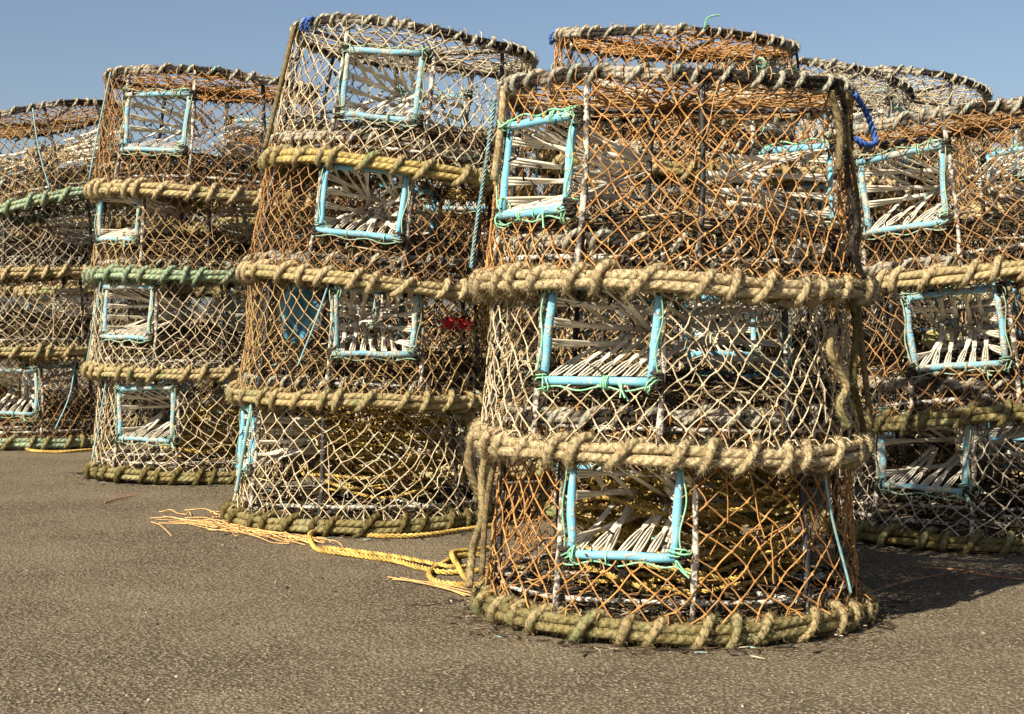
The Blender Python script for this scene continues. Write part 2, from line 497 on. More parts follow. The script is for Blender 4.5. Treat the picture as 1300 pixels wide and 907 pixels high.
def make_variant(seed, N=44, rows=13, fuzz=1500, strand=0.0023):
    rg = np.random.default_rng(1000 + seed)
    d = {}
    # -- thick base rope bundle and its lashing
    mb = MB()
    t, rr, zz = torus_path(RB, 0.0, 220, 0.009, rg)
    d['ring'] = (t, rr, zz)
    offs = [(0.0085, 0.0090), (0.0105, -0.0080), (-0.0095, 0.0090), (-0.0085, -0.0090)]
    for (a, b) in offs:
        w1 = 0.0022 * np.sin(7 * t + rg.uniform(0, 6)) + 0.0015 * np.sin(13 * t + rg.uniform(0, 6))
        w2 = 0.0022 * np.sin(6 * t + rg.uniform(0, 6))
        Pp = pol(t, rr + a + w1, 0.0)
        Pp[:, 2] = zz + b + w2
        er = pol(t, np.ones_like(t), 0.0)
        P3, V3 = mb.tubes(Pp, 0.0098 * (1 + 0.07 * np.sin(17 * t + rg.uniform(0, 6))), 9, closed=True, ref=er[None])
        if fuzz:
            mb.fuzz(P3, V3, fuzz // 2, 0.003, 0.010, 0.00045, rg)
    d['base_rope'] = mb.mesh('base_rope')
    mb = MB()
    turns = int(rg.integers(31, 35))
    P3, V3 = helix(mb, t, rr, zz, turns, 0.0242, 0.0088, rg)
    if fuzz:
        mb.fuzz(P3, V3, fuzz * 2, 0.003, 0.011, 0.00045, rg)
    d['lashing'] = mb.mesh('lashing')
    # -- inner steel ring and crossed base bars
    mb = MB()
    t2, r2, z2 = torus_path(RB - 0.028, 0.045, 90, 0.006, rg)
    Pp = pol(t2, r2, 0.0)
    Pp[:, 2] = z2
    mb.tubes(Pp, 0.0055 * (1 + 0.15 * rg.normal(size=90)), 6, closed=True)
    for a in (0.3, 0.3 + PI / 2, 0.3 + PI / 4):
        e = np.stack([pol(np.array([a]), RB - .02, .022 + .012 * a)[0] * k + np.array([0, 0, (1 - k) * (.022 + .012 * a)]) * (k < 0) for k in np.linspace(1, -1, 9)])
        e[:, 2] = 0.022 + 0.012 * a
        mb.tubes(e, 0.006, 6, taper=True)
    d['base_ring'] = mb.mesh('base_ring')
    # -- top ring
    mb = MB()
    t3, r3, z3 = torus_path(RT, H, 160, 0.011, rg)
    er = pol(t3, np.ones_like(t3), 0.0)
    for (a, b) in [(0.0045, 0.0055), (0.0050, -0.0050), (-0.0055, 0.0)]:
        Pp = pol(t3, r3 + a, 0.0)
        Pp[:, 2] = z3 + b + 0.0012 * np.sin(9 * t3 + rg.uniform(0, 6))
        P3, V3 = mb.tubes(Pp, 0.0068 * (1 + 0.12 * np.sin(21 * t3 + rg.uniform(0, 6))), 7, closed=True, ref=er[None])
        if fuzz:
            mb.fuzz(P3, V3, fuzz // 4, 0.003, 0.009, 0.0005, rg)
    d['top_ring'] = mb.mesh('top_ring')
    mb = MB()
    P3, V3 = helix(mb, t3, r3, z3, int(rg.integers(34, 40)), 0.0148, 0.0056, rg, 6, 11)
    if fuzz:
        mb.fuzz(P3, V3, fuzz // 2, 0.003, 0.009, 0.0005, rg)
    d['top_lashing'] = mb.mesh('lashing')
    # -- bars
    d['bars'] = []
    for a in BAR_ANGLES:
        mb = MB()
        k = np.linspace(0, 1, 9)
        aa = a + rg.normal(0, 0.012) + 0.02 * np.sin(k * 3)
        Pp = pol(aa, rlin(k * H) - (0.002 if len(d['bars']) < 4 else 0.010) + 0.003 * np.sin(k * 5 + rg.uniform(0, 6)), 0.0)
        Pp[:, 2] = k * (H + 0.004) - 0.002
        mb.tubes(Pp, 0.0062 * (1 + 0.22 * rg.normal(size=9).clip(-1, 1)), 7, taper=True)
        d['bars'].append(mb.mesh('bar'))
    d['tbars'] = []
    for a in (R(64), R(-42)):
        mb = MB()
        k = np.linspace(-1, 1, 11)
        Pp = pol(np.full(11, a), RT * k, 0.0)
        Pp[:, 2] = H - 0.010 - 0.006 * np.cos(k * 1.5) - (0.013 if a < 0 else 0)
        mb.tubes(Pp, 0.0056, 7, taper=True)
        d['tbars'].append(mb.mesh('top_bar'))
    # -- side net
    p1, p2, p3 = rg.uniform(0, 6, 3)
    dth = 2 * PI / N
    jj = np.arange(rows + 1)
    TH = np.zeros((rows + 1, N))
    Z = np.zeros((rows + 1, N))
    for j in jj:
        th = (np.arange(N) + 0.5 * (j % 2)) * dth
        edge = math.sin(PI * j / rows) ** 0.5
        th = th + edge * (0.36 * dth * np.sin(3 * th + p1 + j * 0.35) + 0.22 * dth * np.sin(7 * th + p2 - j * .6)) + rg.normal(0, 0.055 * dth, N) * edge
        z = 0.012 + (H - 0.016) * (j / rows) + edge * (0.011 * np.sin(2 * th + p3) + 0.006 * np.sin(5 * th + p1 + j * .3)) + rg.normal(0, 0.0022, N) * edge
        TH[j], Z[j] = th, z
    bars = np.array(sorted(a % (2 * PI) for a in BAR_ANGLES))

    def netpos(th, z, extra=0.0):
        dist = np.min(np.abs((th[..., None] - bars + PI) % (2 * PI) - PI), -1)
        k = np.clip(z / H, 0, 1)
        r = rlin(z) + 0.006 - np.minimum(dist, 0.42) * 0.030 * np.sin(PI * k) ** 0.7 - 0.004 * np.sin(PI * k) + 0.005 * np.sin(3 * th + p1) * np.sin(PI * k) + extra
        q = pol(th, r, 0.0)
        q[..., 2] = z
        return q

    a0, a1 = [], []
    for j in range(rows):
        i = np.arange(N)
        i2 = (i - 1) % N if j % 2 == 0 else (i + 1) % N
        for ii in (i, i2):
            tA, tB = TH[j], TH[j + 1][ii].copy()
            tB = tA + ((tB - tA + PI) % (2 * PI) - PI)
            a0.append(np.stack([tA, Z[j]], 1))
            a1.append(np.stack([tB, Z[j + 1][ii]], 1))
    a0, a1 = np.concatenate(a0), np.concatenate(a1)
    # open the net over the two entrances
    keep = np.ones(len(a0), bool)
    for wc in (0.0, PI):
        def rel(x):
            return (x - wc + PI) % (2 * PI) - PI
        hw, zl, zh = HALF * 1.03, FZ0 - 0.004, FZ1 + 0.004

        def inside(p):
            return (np.abs(rel(p[:, 0])) < hw) & (p[:, 1] > zl) & (p[:, 1] < zh)
        i0, i1 = inside(a0), inside(a1)
        keep &= ~(i0 & i1)
        for A, B, msk in ((a0, a1, i0 & ~i1), (a1, a0, i1 & ~i0)):
            for k in np.nonzero(msk)[0]:
                p = np.array([rel(A[k, 0]), A[k, 1]])
                q = np.array([p[0] + (B[k, 0] - A[k, 0]), B[k, 1]])
                ts = []
                dx, dz = q - p
                if dx > 0:
                    ts.append((hw - p[0]) / dx)
                if dx < 0:
                    ts.append((-hw - p[0]) / dx)
                if dz > 0:
                    ts.append((zh - p[1]) / dz)
                if dz < 0:
                    ts.append((zl - p[1]) / dz)
                s = min(ts)
                A[k] = A[k] + (B[k] - A[k]) * min(s, 0.97)
    a0, a1 = a0[keep], a1[keep]
    torn = rg.random(len(a0)) < 0.008
    a0, a1 = a0[~torn], a1[~torn]
    ks = np.array([0, 0.12, 0.5, 0.88, 1.0])
    PP = a0[:, None] + (a1 - a0)[:, None] * ks[None, :, None]
    XYZ = netpos(PP[..., 0], PP[..., 1])
    bend = rg.normal(0, 0.0018, (len(a0), 1, 3)) * np.array([0, .5, 1, .5, 0])[None, :, None]
    XYZ = XYZ + bend
    mb = MB()
    rad = strand * (0.85 + 0.3 * rg.random((len(a0), 1))) * np.array([1.25, 0.95, 0.9, 0.95, 1.25])[None]
    mb.tubes(XYZ, rad, 5)
    # knots
    inw = np.zeros(TH.shape, bool)
    for wc in (0.0, PI):
        inw |= (np.abs((TH - wc + PI) % (2 * PI) - PI) < HALF * 1.03) & (Z > FZ0 - .004) & (Z < FZ1 + .004)
    KT = netpos(TH[~inw], Z[~inw])
    kd = rg.normal(0, 1, KT.shape)
    kd /= np.linalg.norm(kd, axis=1, keepdims=True)
    kl = 0.0042
    mb.tubes(KT[:, None] + kd[:, None] * np.array([-kl, -kl * .5, kl * .5, kl])[None, :, None], np.array([0.2, 1, 1, 0.2]) * strand * 2.05, 5)
    # loose and mended strands, doubled twine
    m = 22
    th = rg.uniform(0, 2 * PI, m)
    z0 = rg.uniform(0.01, 0.22, m)
    th2 = th + rg.normal(0, 0.10, m)
    z1 = np.minimum(z0 + rg.uniform(0.05, 0.18, m), H - .01)
    bad = np.zeros(m, bool)
    for wc in (0.0, PI):
        bad |= (np.abs((th - wc + PI) % (2 * PI) - PI) < HALF * 1.35) | (np.abs((th2 - wc + PI) % (2 * PI) - PI) < HALF * 1.35)
    th, th2, z0, z1 = th[~bad], th2[~bad], z0[~bad], z1[~bad]
    kk = np.linspace(0, 1, 6)
    tt = th[:, None] + (th2 - th)[:, None] * kk
    zz_ = z0[:, None] + (z1 - z0)[:, None] * kk
    mb.tubes(netpos(tt, zz_, 0.004) + rg.normal(0, 0.003, (*tt.shape, 3)), strand * 0.8, 4)
    low = np.nonzero(((a0[:, 1] + a1[:, 1]) / 2 < 0.20) & (rg.random(len(a0)) < 0.42))[0]
    b0 = a0[low] + np.stack([rg.normal(dth * .4, dth * .30, len(low)), rg.normal(0, .007, len(low))], 1)
    b1 = a1[low] + np.stack([rg.normal(dth * .4, dth * .30, len(low)), rg.normal(0, .007, len(low))], 1)
    PP = b0[:, None] + (b1 - b0)[:, None] * np.array([0, .5, 1.0])[None, :, None]
    ok = np.ones(len(low), bool)
    for wc in (0.0, PI):
        ok &= ~((np.abs((PP[:, 1, 0] - wc + PI) % (2 * PI) - PI) < HALF * 1.2) & (PP[:, :, 1].max(1) > FZ0 - .01))
    PP[..., 1] = np.maximum(PP[..., 1], .004)
    mb.tubes(netpos(PP[ok][..., 0], PP[ok][..., 1], -0.014) + rg.normal(0, .004, (int(ok.sum()), 3, 3)), strand * 0.72, 4)
    # turns of twine seizing the net to the two rings
    th = (np.arange(N) + .5) * dth
    for (rq, zq, rr_) in ((RB, 0.004, 0.0255), (RT, H, 0.0165)):
        ph = np.linspace(0.2 * PI, 1.25 * PI, 7) if zq < .1 else np.linspace(-0.9 * PI, 0.55 * PI, 7)
        er = pol(th, np.ones(N), 0.0)
        Pp = pol(th, np.full(N, rq), zq)[:, None] + rr_ * (er[:, None] * np.cos(ph)[None, :, None] + np.array([0, 0, 1.0]) * np.sin(ph)[None, :, None])
        mb.tubes(Pp + rg.normal(0, .0015, Pp.shape), strand * 0.9, 4)
    d['side_net'] = mb.mesh('side_net')
    # -- top net, gathered at the middle
    mb = MB()
    NT, RW = 44, 12
    P_ = np.zeros((RW + 1, NT, 3))
    for j in range(RW + 1):
        k = 1 - j / RW
        r = RT * (0.03 + 0.97 * k ** 0.9)
        th = (np.arange(NT) + .5 * (j % 2)) * 2 * PI / NT + rg.normal(0, 0.035, NT)
        q = pol(th, np.full(NT, r) * (1 + rg.normal(0, .012, NT)), 0.0)
        q[:, 2] = H - 0.004 - 0.016 * (1 - (r / RT) ** 2) + rg.normal(0, 0.0025, NT) * (0 < j)
        P_[j] = q
    S0, S1 = [], []
    for j in range(RW):
        i = np.arange(NT)
        i2 = (i - 1) % NT if j % 2 == 0 else (i + 1) % NT
        for ii in (i, i2):
            S0.append(P_[j])
            S1.append(P_[j + 1][ii])
    S0, S1 = np.concatenate(S0), np.concatenate(S1)
    mid = (S0 + S1) / 2 + rg.normal(0, 0.002, S0.shape)
    mb.tubes(np.stack([S0, mid, S1], 1), 0.0019, 4)
    kd = rg.normal(0, 1, (NT * RW, 3))
    kd /= np.linalg.norm(kd, axis=1, keepdims=True)
    KT = P_[:-1].reshape(-1, 3)
    mb.tubes(KT[:, None] + kd[:, None] * np.array([-.0035, 0, .0035])[None, :, None], np.array([.2, 1, .2]) * 0.0036, 4)
    m = 60                                                          # tuft of the gathered middle
    e = rg.normal(0, 1, (m, 3)) * np.array([1, 1, .5])
    e /= np.linalg.norm(e, axis=1, keepdims=True)
    c0 = np.array([0, 0, H - .02])
    mb.tubes(np.stack([np.tile(c0, (m, 1)), c0 + e * .02, c0 + e * rg.uniform(.03, .05, (m, 1)) + np.array([0, 0, -.008])], 1), 0.0016, 3)
    d['top_net'] = mb.mesh('top_net')
    # -- slack dark floor net (flat) and floor net pushed up by the pot below (raised)
    for nm, lift in (('floor_flat', 0.0), ('floor_up', 1.0)):
        mb = MB()
        sp = 0.027
        RF = RB - .014
        ng = int(RF / sp) + 1
        gx, gy = np.meshgrid(np.arange(-ng, ng + 1) * sp, np.arange(-ng, ng + 1) * sp, indexing='ij')
        gx = gx + rg.normal(0, .0035, gx.shape)
        gy = gy + rg.normal(0, .0035, gy.shape)
        rj = np.hypot(gx, gy)
        pull = np.where(rj > RF, RF / np.maximum(rj, 1e-6), 1.0)
        okg = rj < RF + sp * .75
        gx, gy = gx * pull, gy * pull
        s = np.clip((RF - np.minimum(rj, RF)) / 0.045, 0, 1)
        gz = 0.010 + lift * 0.088 * s * s * (3 - 2 * s) + (0.008 * np.sin(9 * gx + 2) * np.cos(11 * gy) + np.abs(rg.normal(0, .006, gx.shape))) * s
        G = np.stack([gx, gy, gz], -1)
        for A_, B_, m_ in ((G[:-1], G[1:], okg[:-1] & okg[1:]), (G[:, :-1], G[:, 1:], okg[:, :-1] & okg[:, 1:])):
            A_, B_ = A_[m_], B_[m_]
            mb.tubes(np.stack([A_, (A_ + B_) / 2 + rg.normal(0, .002, A_.shape), B_], 1), 0.0021, 4)
        # skirt of doubled dark netting laced round the rim
        NT, RW = 64, 4
        P_ = np.zeros((RW + 1, NT, 3))
        for j in range(RW + 1):
            th = (np.arange(NT) + .5 * (j % 2)) * 2 * PI / NT + rg.normal(0, 0.02, NT)
            rr2 = RF - .018 * j + rg.normal(0, .004, NT)
            s = np.clip((RF - rr2) / 0.045, 0, 1)
            q = pol(th, rr2, 0.0)
            q[:, 2] = 0.016 + lift * .088 * s * s * (3 - 2 * s) + np.abs(rg.normal(0, .006, NT))
            P_[j] = q
        S0, S1 = [], []
        for j in range(RW):
            i = np.arange(NT)
            i2 = (i - 1) % NT if j % 2 == 0 else (i + 1) % NT
            for ii in (i, i2):
                S0.append(P_[j])
                S1.append(P_[j + 1][ii])
        mb.tubes(np.stack([np.concatenate(S0), np.concatenate(S1)], 1), 0.0025, 3)
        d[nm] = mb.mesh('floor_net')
        # weed and fouling lying on that floor
        mb = MB()
        m = 1000
        r = (RB - .03) * (1 - .62 * rg.random(m) ** 2.6)
        th = rg.uniform(0, 2 * PI, m)
        p = pol(th, r, 0.0)
        s = np.clip((RB - .016 - r) / 0.045, 0, 1)
        p[:, 2] = 0.022 + lift * .088 * s * s * (3 - 2 * s) + np.abs(rg.normal(0, .013, m))
        steps = rg.normal(0, 1, (m, 5, 3)) * np.array([1, 1, .25])
        steps = steps * 0.35 + rg.normal(0, 1, (m, 1, 3)) * np.array([1, 1, .22])
        W = p[:, None] + np.cumsum(steps, 1) * rg.uniform(.004, .017, (m, 1, 1))
        W[..., 2] = np.maximum(W[..., 2], 0.006)
        rr_ = np.linalg.norm(W[..., :2], axis=2, keepdims=True)
        W[..., :2] *= np.minimum(1, (RB - .025) / rr_)
        mb.tubes(W, rg.uniform(.0010, .0030, (m, 1)) * np.array([.5, 1, 1, .9, .4]), 4, flat=0.6)
        # scraps hanging in the wall of net
        m = 520
        th = rg.uniform(0, 2 * PI, m)
        z = 0.015 + 0.34 * rg.random(m) ** 2.2
        p = netpos(th, z, -0.004)
        steps = rg.normal(0, .6, (m, 4, 3)) + np.array([0, 0, -.5])
        W = p[:, None] + np.cumsum(steps, 1) * rg.uniform(.004, .010, (m, 1, 1))
        W[..., 2] = np.maximum(W[..., 2], 0.006)
        mb.tubes(W, rg.uniform(.0009, .0030, (m, 1)) * np.array([.6, 1, 1, .4]), 4)
        d['weed_up' if lift else 'weed_flat'] = mb.mesh('weed')
    # -- dark slack netting that divides the inside (the parlour)
    mb = MB()
    for pa in (rg.uniform(1.2, 1.9), rg.uniform(2.6, 3.3)):
        nu, nz = 26, 9
        P_ = np.zeros((nz, nu, 3))
        u = np.linspace(-1, 1, nu)
        for j in range(nz):
            uu = u * (RB - .035 - .04 * j / nz) + (0.5 * (j % 2)) * .013
            dep = .05 * math.sin(pa * 7 + j) * .3 + .035 * np.sin(u * 3 + pa) - .03 * j / nz
            e1 = np.array([math.sin(pa), -math.cos(pa), 0])
            e2 = np.array([math.cos(pa), math.sin(pa), 0])
            zt = .045 + .050 * np.cos(u * 2.2 + pa) ** 2
            q = uu[:, None] * e1 + (dep + rg.normal(0, .004, nu))[:, None] * e2
            q[:, 2] = .085 + zt * j / (nz - 1) + rg.normal(0, .004, nu)
            P_[j] = q
        S0, S1 = [], []
        for j in range(nz - 1):
            i = np.arange(nu - 1)
            S0 += [P_[j][i], P_[j][i + 1]] if j % 2 else [P_[j][i], P_[j][i + 1]]
            S1 += [P_[j + 1][i + 1], P_[j + 1][i]]
        S0, S1 = np.concatenate(S0), np.concatenate(S1)
        mb.tubes(np.stack([S0, (S0 + S1) / 2 + rg.normal(0, .002, S0.shape), S1], 1), 0.0019, 4)
        m = 160
        k = rg.integers(0, len(S0), m)
        st_ = rg.normal(0, .6, (m, 4, 3)) + np.array([0, 0, -.4])
        mb.tubes(S0[k][:, None] + np.cumsum(st_, 1) * rg.uniform(.004, .011, (m, 1, 1)), rg.uniform(.001, .0026, (m, 1)) * np.array([.6, 1, 1, .4]), 4)
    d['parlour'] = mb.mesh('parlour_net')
    # -- entrances (two, facing -Y and +Y)
    d['entr'] = []
    for wi in range(2):
        rot = np.array([[1, 0, 0], [0, 1, 0], [0, 0, 1.0]]) if wi == 0 else np.array([[-1, 0, 0], [0, -1, 0], [0, 0, 1.0]])
        tx = rg.normal(0, .007, 4)
        y0 = -math.sqrt(rlin(FZ0) ** 2 - FW ** 2) - 0.004
        y1 = -math.sqrt(rlin(FZ1) ** 2 - FW ** 2) - 0.004
        BL, BR = np.array([-FW + tx[0], y0, FZ0]), np.array([FW + tx[1], y0, FZ0 + .003 * tx[2] / .004])
        TL, TR = np.array([-FW + tx[2], y1, FZ1]), np.array([FW + tx[3], y1, FZ1 + .003 * tx[0] / .004])
        mb = MB()
        e = 0.006
        ux = np.array([1.0, 0, 0])
        for A, B, ins, o in ((BL, BR, rg.uniform(-.02, .05), 0.0), (TL, TR, rg.uniform(-.03, .04), 0.0), (BL, TL, 0.004, .006), (BR, TR, 0.004, .006)):
            k = np.linspace(-ins, 1 + ins, 6)[:, None]
            Pp = A + (B - A) * k + np.array([0, o, 0]) + rg.normal(0, .0011, (6, 3)) + np.sin(k.clip(0, 1) * PI) * rg.normal(0, .0015, 3)
            mb.tubes((Pp @ rot.T)[None], 0.0083 * (1 + .05 * rg.normal(size=6)), 10, taper=True)
        fr = mb.mesh('entrance_frame')
        # stiff strips: three strands from the rail closing to one flat finger, pointing inward
        mb = MB()
        ctr = np.array([0, (y0 + y1) / 2 + 0.235, (FZ0 + FZ1) / 2])

        def finger(p, q, side, width):
            p, q = np.asarray(p), np.asarray(q)
            dv = q - p
            dv /= np.linalg.norm(dv)
            side = side - side.dot(dv) * dv
            side /= np.linalg.norm(side)
            nrm = np.cross(dv, side)
            jn = p + (q - p) * rg.uniform(.36, .52)
            for o in (-1, 0, 1):
                a = p + side * o * width
                b = jn + side * o * 0.0016
                kx = np.linspace(0, 1, 5)[:, None]
                Pp = a + (b - a) * kx + nrm * 0.004 * np.sin(kx * PI) * o
                mb.tubes((Pp @ rot.T)[None], 0.0018, 4, ref=(nrm @ rot.T)[None, None], flat=1.6)
            kx = np.linspace(-0.12, 1, 6)[:, None]
            Pp = jn + (q - jn) * kx + nrm * rg.normal(0, .011) * kx ** 2 + side * rg.normal(0, .007) * kx ** 2
            mb.tubes((Pp @ rot.T)[None], np.array([.5, 1, 1, 1, 1, .9]) * 0.0019, 4, ref=(nrm @ rot.T)[None, None], flat=4.3, spin=PI / 4, taper=True)
        nb = 7
        for k in range(nb):
            f = (k + .6) / (nb + .2)
            p = BL + (BR - BL) * f + np.array([0, 0, .008])
            q = np.array([p[0] * .80 + rg.normal(0, .012) + .004, ctr[1] + rg.normal(0, .012) - .02, ctr[2] - .006 + rg.normal(0, .006)])
            if rg.random() > 0.05:
                finger(p, q, ux, .0062)
            p = TL + (TR - TL) * f - np.array([0, 0, .008])
            q = np.array([p[0] * .86 + rg.normal(0, .014) + .004, ctr[1] + rg.normal(0, .012) - .02, ctr[2] + .014 + rg.normal(0, .006)])
            if rg.random() > 0.08:
                finger(p, q, ux, .0062)
        for k in range(4):
            f = (k + .75) / 4.5
            for A, B, sg in ((BL, TL, 1), (BR, TR, -1)):
                p = A + (B - A) * f + np.array([sg * .008, .006, 0])
                q = np.array([-sg * 0.010 + rg.normal(0, .01), ctr[1] + .01 + rg.normal(0, .014), ctr[2] + (f - .5) * .12 + rg.normal(0, .006)])
                if rg.random() > 0.08:
                    finger(p, q, np.array([0, 0, 1.0]), .0066)
        st = mb.mesh('funnel_strips')
        # green twine
        mb = MB()
        for A, B in ((BL, BR), (TL, TR)):
            k = np.linspace(-.05, 1.05, 40)[:, None]
            dn = -1 if A[2] < .2 else 1
            Pp = A + (B - A) * k + np.array([0, -.004, 0]) + np.concatenate([np.zeros((40, 2)), dn * (.014 + .004 * np.sin(k * 14 + rg.uniform(0, 6)))], 1)
            mb.tubes((Pp @ rot.T)[None], 0.0017, 5)
            for f in rg.uniform(.1, .9, int(rg.integers(0, 3))):
                c0 = A + (B - A) * f
                tn = rg.uniform(1.0, 2.6)
                a = np.linspace(0, 2 * PI * tn, int(14 * tn))
                Pp = c0 + np.stack([a * rg.normal(0, .0009), .0120 * np.cos(a), .0120 * np.sin(a) + dn * .003], 1) + rg.normal(0, .0008, (len(a), 3))
                mb.tubes((Pp @ rot.T)[None], 0.0015, 5, ref=np.array([[[1.0, 0, 0]]]))
        for A, B, sg in ((BL, TL, -1), (BR, TR, 1)):
            k = np.linspace(0, 1, 24)[:, None]
            Pp = A + (B - A) * k + np.array([sg * .012, -.004, 0]) + np.concatenate([.004 * np.sin(k * 9 + rg.uniform(0, 6)), .003 * np.cos(k * 11), 0 * k], 1)
            mb.tubes((Pp @ rot.T)[None], 0.0017, 5)
        for c0 in (BL, BR, TL, TR):
            for _ in range(int(rg.integers(1, 4))):
                tn = rg.uniform(.8, 1.9)
                a = np.linspace(0, 2 * PI * tn, int(16 * tn)) + rg.uniform(0, 6)
                u1 = rg.normal(0, .35, 3) + (np.array([1.0, 0, 0]) if rg.random() < .5 else np.array([0, 0, 1.0]))
                u1 /= np.linalg.norm(u1)
                e1 = np.cross(u1, [0, 1.0, 0])
                e1 /= np.linalg.norm(e1)
                e2 = np.cross(u1, e1)
                Pp = c0 + rg.normal(0, .006, 3) + .0145 * (np.cos(a)[:, None] * e1 + np.sin(a)[:, None] * e2) + u1 * (a[:, None] * .0012) + rg.normal(0, .0009, (len(a), 3))
                mb.tubes((Pp @ rot.T)[None], 0.0016, 5, ref=u1[None, None])
        if rg.random() < 0.8:
            c0 = BR if rg.random() < .5 else BL + (BR - BL) * .7
            for k in range(3):
                Pp = spline([c0, c0 + np.array([.012, -.014, -.010]) + rg.normal(0, .004, 3), c0 + np.array([.026, -.018, -.026]) + rg.normal(0, .006, 3)], 5)
                mb.tubes((Pp @ rot.T)[None], 0.0018, 5)
        tw = mb.mesh('twine_binding')
        # dark rubber bindings at the corners
        bd = []
        for c0 in (BL, BR, TL, TR):
            mb = MB()
            a = np.linspace(0, 2 * PI * 5, 60)
            ax = rg.normal(0, .3, 3) + np.array([0, 0, 1.0])
            Pp = c0 + np.stack([.012 * np.cos(a) + .009 * np.sign(c0[0]), .010 * np.sin(a) + .006, (a / 31 - .5) * .030 * np.sign(.2 - c0[2])], 1) + rg.normal(0, .0015, (60, 3))
            mb.tubes((Pp @ rot.T)[None], 0.0032, 5, ref=np.array([[[0, 0, 1.0]]]))
            bd.append(mb.mesh('corner_binding'))
        d['entr'].append((fr, st, tw, bd))
    return d


VAR = [make_variant(0, 38, 13, 9000, .00172), make_variant(1, 46, 14, 9000, .00155), make_variant(2, 48, 14, 9000, .0015),
       make_variant(3, 44, 13, 3500, .00172), make_variant(4, 46, 14, 3500, .00164), make_variant(5, 48, 15, 3500, .00164), make_variant(6, 46, 14, 3500, .00164),
       make_variant(7, 42, 13, 4500, .00165), make_variant(8, 46, 14, 4500, .00165), make_variant(9, 44, 14, 4500, .00172)]
GROUP = 'crab pots piled in stacks on the quay'


def place(px, D):
    return (px - 650) * D / F, D


def cord(root, spin, pts, rad, mat, name='tie_cord', kind='plain', label=None):
    """pts: (view angle in degrees, radius offset from the net, height)"""
    P0 = []
    for a, dr, z in pts:
        r = rlin(z) + .012 + dr
        P0.append([r * math.sin(R(a)), -r * math.cos(R(a)), z])
    P0 = spline(P0, 10)
    mb = MB()
    if kind == 'laid':
        twisted(mb, P0, rad, rad * 6.5)
    else:
        T_, N_ = transport(P0)
        Pq, Vq = mb.tubes(P0, rad, 8, ref=N_[None], taper=True)
        if kind == 'hairy':
            mb.fuzz(Pq, Vq, int(450 * len(P0) / 30), .003, .009, .0004, rng)
    me = mb.mesh(name)
    o = link(name, me, mat, root)
    o.rotation_euler = (0, 0, -spin)
    if label:
        o['label'] = label
    return o


def pot(px, D, z, spin, ry, rx, sc, var, net, rope, lash, label, topnet=None, topring='rope_grey', toplash='lash_grey', bottom=False, cords=(), dx=0.0, parlour=True):
    x, y = place(px, D)
    beta = math.atan2(x, y)
    spin_w = R(spin) - beta
    root = bpy.data.objects.new('crab_pot', None)
    COL.objects.link(root)
    m = Matrix.Translation((x + dx, y, z)) @ Matrix.Rotation(R(ry), 4, 'Y') @ Matrix.Rotation(R(rx), 4, 'X') @ Matrix.Rotation(spin_w, 4, 'Z')
    root.rotation_mode = 'XYZ'
    root.location = m.to_translation()
    root.rotation_euler = m.to_euler()
    root.scale = (sc, sc, sc)
    root.empty_display_size = 0.05
    tag(root, label, 'crab pot', GROUP)
    d = VAR[var]
    b = link('base_rope', d['base_rope'], M[rope], root)
    link('lashing', d['lashing'], M[lash], b)
    link('base_ring', d['base_ring'], M['ring_crusted'], root)
    t = link('top_ring', d['top_ring'], M[topring], root)
    link('lashing', d['top_lashing'], M[toplash], t)
    for bi, me in enumerate(d['bars']):
        link('bar', me, M['jamb_crusted' if bi < 4 else 'bar_black'], root)
    for me in d['tbars']:
        link('top_bar', me, M['bar_black'], root)
    link('side_net', d['side_net'], M[net], root)
    link('top_net', d['top_net'], M[topnet or net], root)
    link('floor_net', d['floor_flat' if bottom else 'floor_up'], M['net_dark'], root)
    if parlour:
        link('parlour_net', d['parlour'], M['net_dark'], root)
    wd = link('weed', d['weed_flat' if bottom else 'weed_up'], M['weed'], root)
    wd['kind'] = 'stuff'
    for fr, st, tw, bd in d['entr']:
        f = link('entrance_frame', fr, M['blue_plastic' if D < 4 or (var + len(label)) % 3 == 0 else 'blue_worn'], root)
        link('funnel_strips', st, M['white_strip'], f)
        link('twine_binding', tw, M['green_twine' if D < 4 else 'green_dull'], f)
        for q_ in bd:
            link('corner_binding', q_, M['rope_blackened'], f)
    for c_ in cords:
        cord(root, R(spin) , *c_)
    return root


# ---- A: the big stack in front
SA = 'the big front stack'
pot(852, 3.36, .027, -15, 0.3, 0, 1.0, 0, 'net_orange', 'rope_olive', 'rope_khaki', 'orange-netted crab pot on mossy olive rope ring, lowest of ' + SA, topnet='net_rust', bottom=True, parlour=False,
    cords=[([(50, .0, .31), (52, .004, .2), (57, .008, .09), (58, .012, .05)], .0026, M['teal_cord']),
           ([(-72, .012, .33), (-76, .018, .25), (-72, .016, .17), (-79, .022, .10), (-74, .028, .03)], .0078, M['rope_khaki'], 'hanging_rope', 'hairy'),
           ([(-66, .006, .31), (-70, .012, .2), (-68, .014, .06)], .006, M['rope_brown'], 'hanging_rope', 'hairy')])
pot(850, 3.36, .345, -23, 1.0, 0, 1.0, 1, 'net_cream', 'rope_straw', 'rope_straw', 'cream-netted crab pot between two orange-netted pots, middle of ' + SA, topnet='net_rust', parlour=False,
    cords=[([(54, .004, .24), (50, .010, .19), (56, .016, .13), (52, .016, .09), (55, .02, .05)], .0075, M['rope_khaki'], 'hanging_rope', 'hairy'),
           ([(62, .006, .33), (67, .012, .24), (62, .012, .14), (66, .016, .04)], .007, M['rope_dark_olive'], 'hanging_rope', 'hairy'),
           ([(74, .006, .33), (72, .012, .2), (76, .016, .04)], .006, M['rope_brown'], 'hanging_rope', 'hairy')])
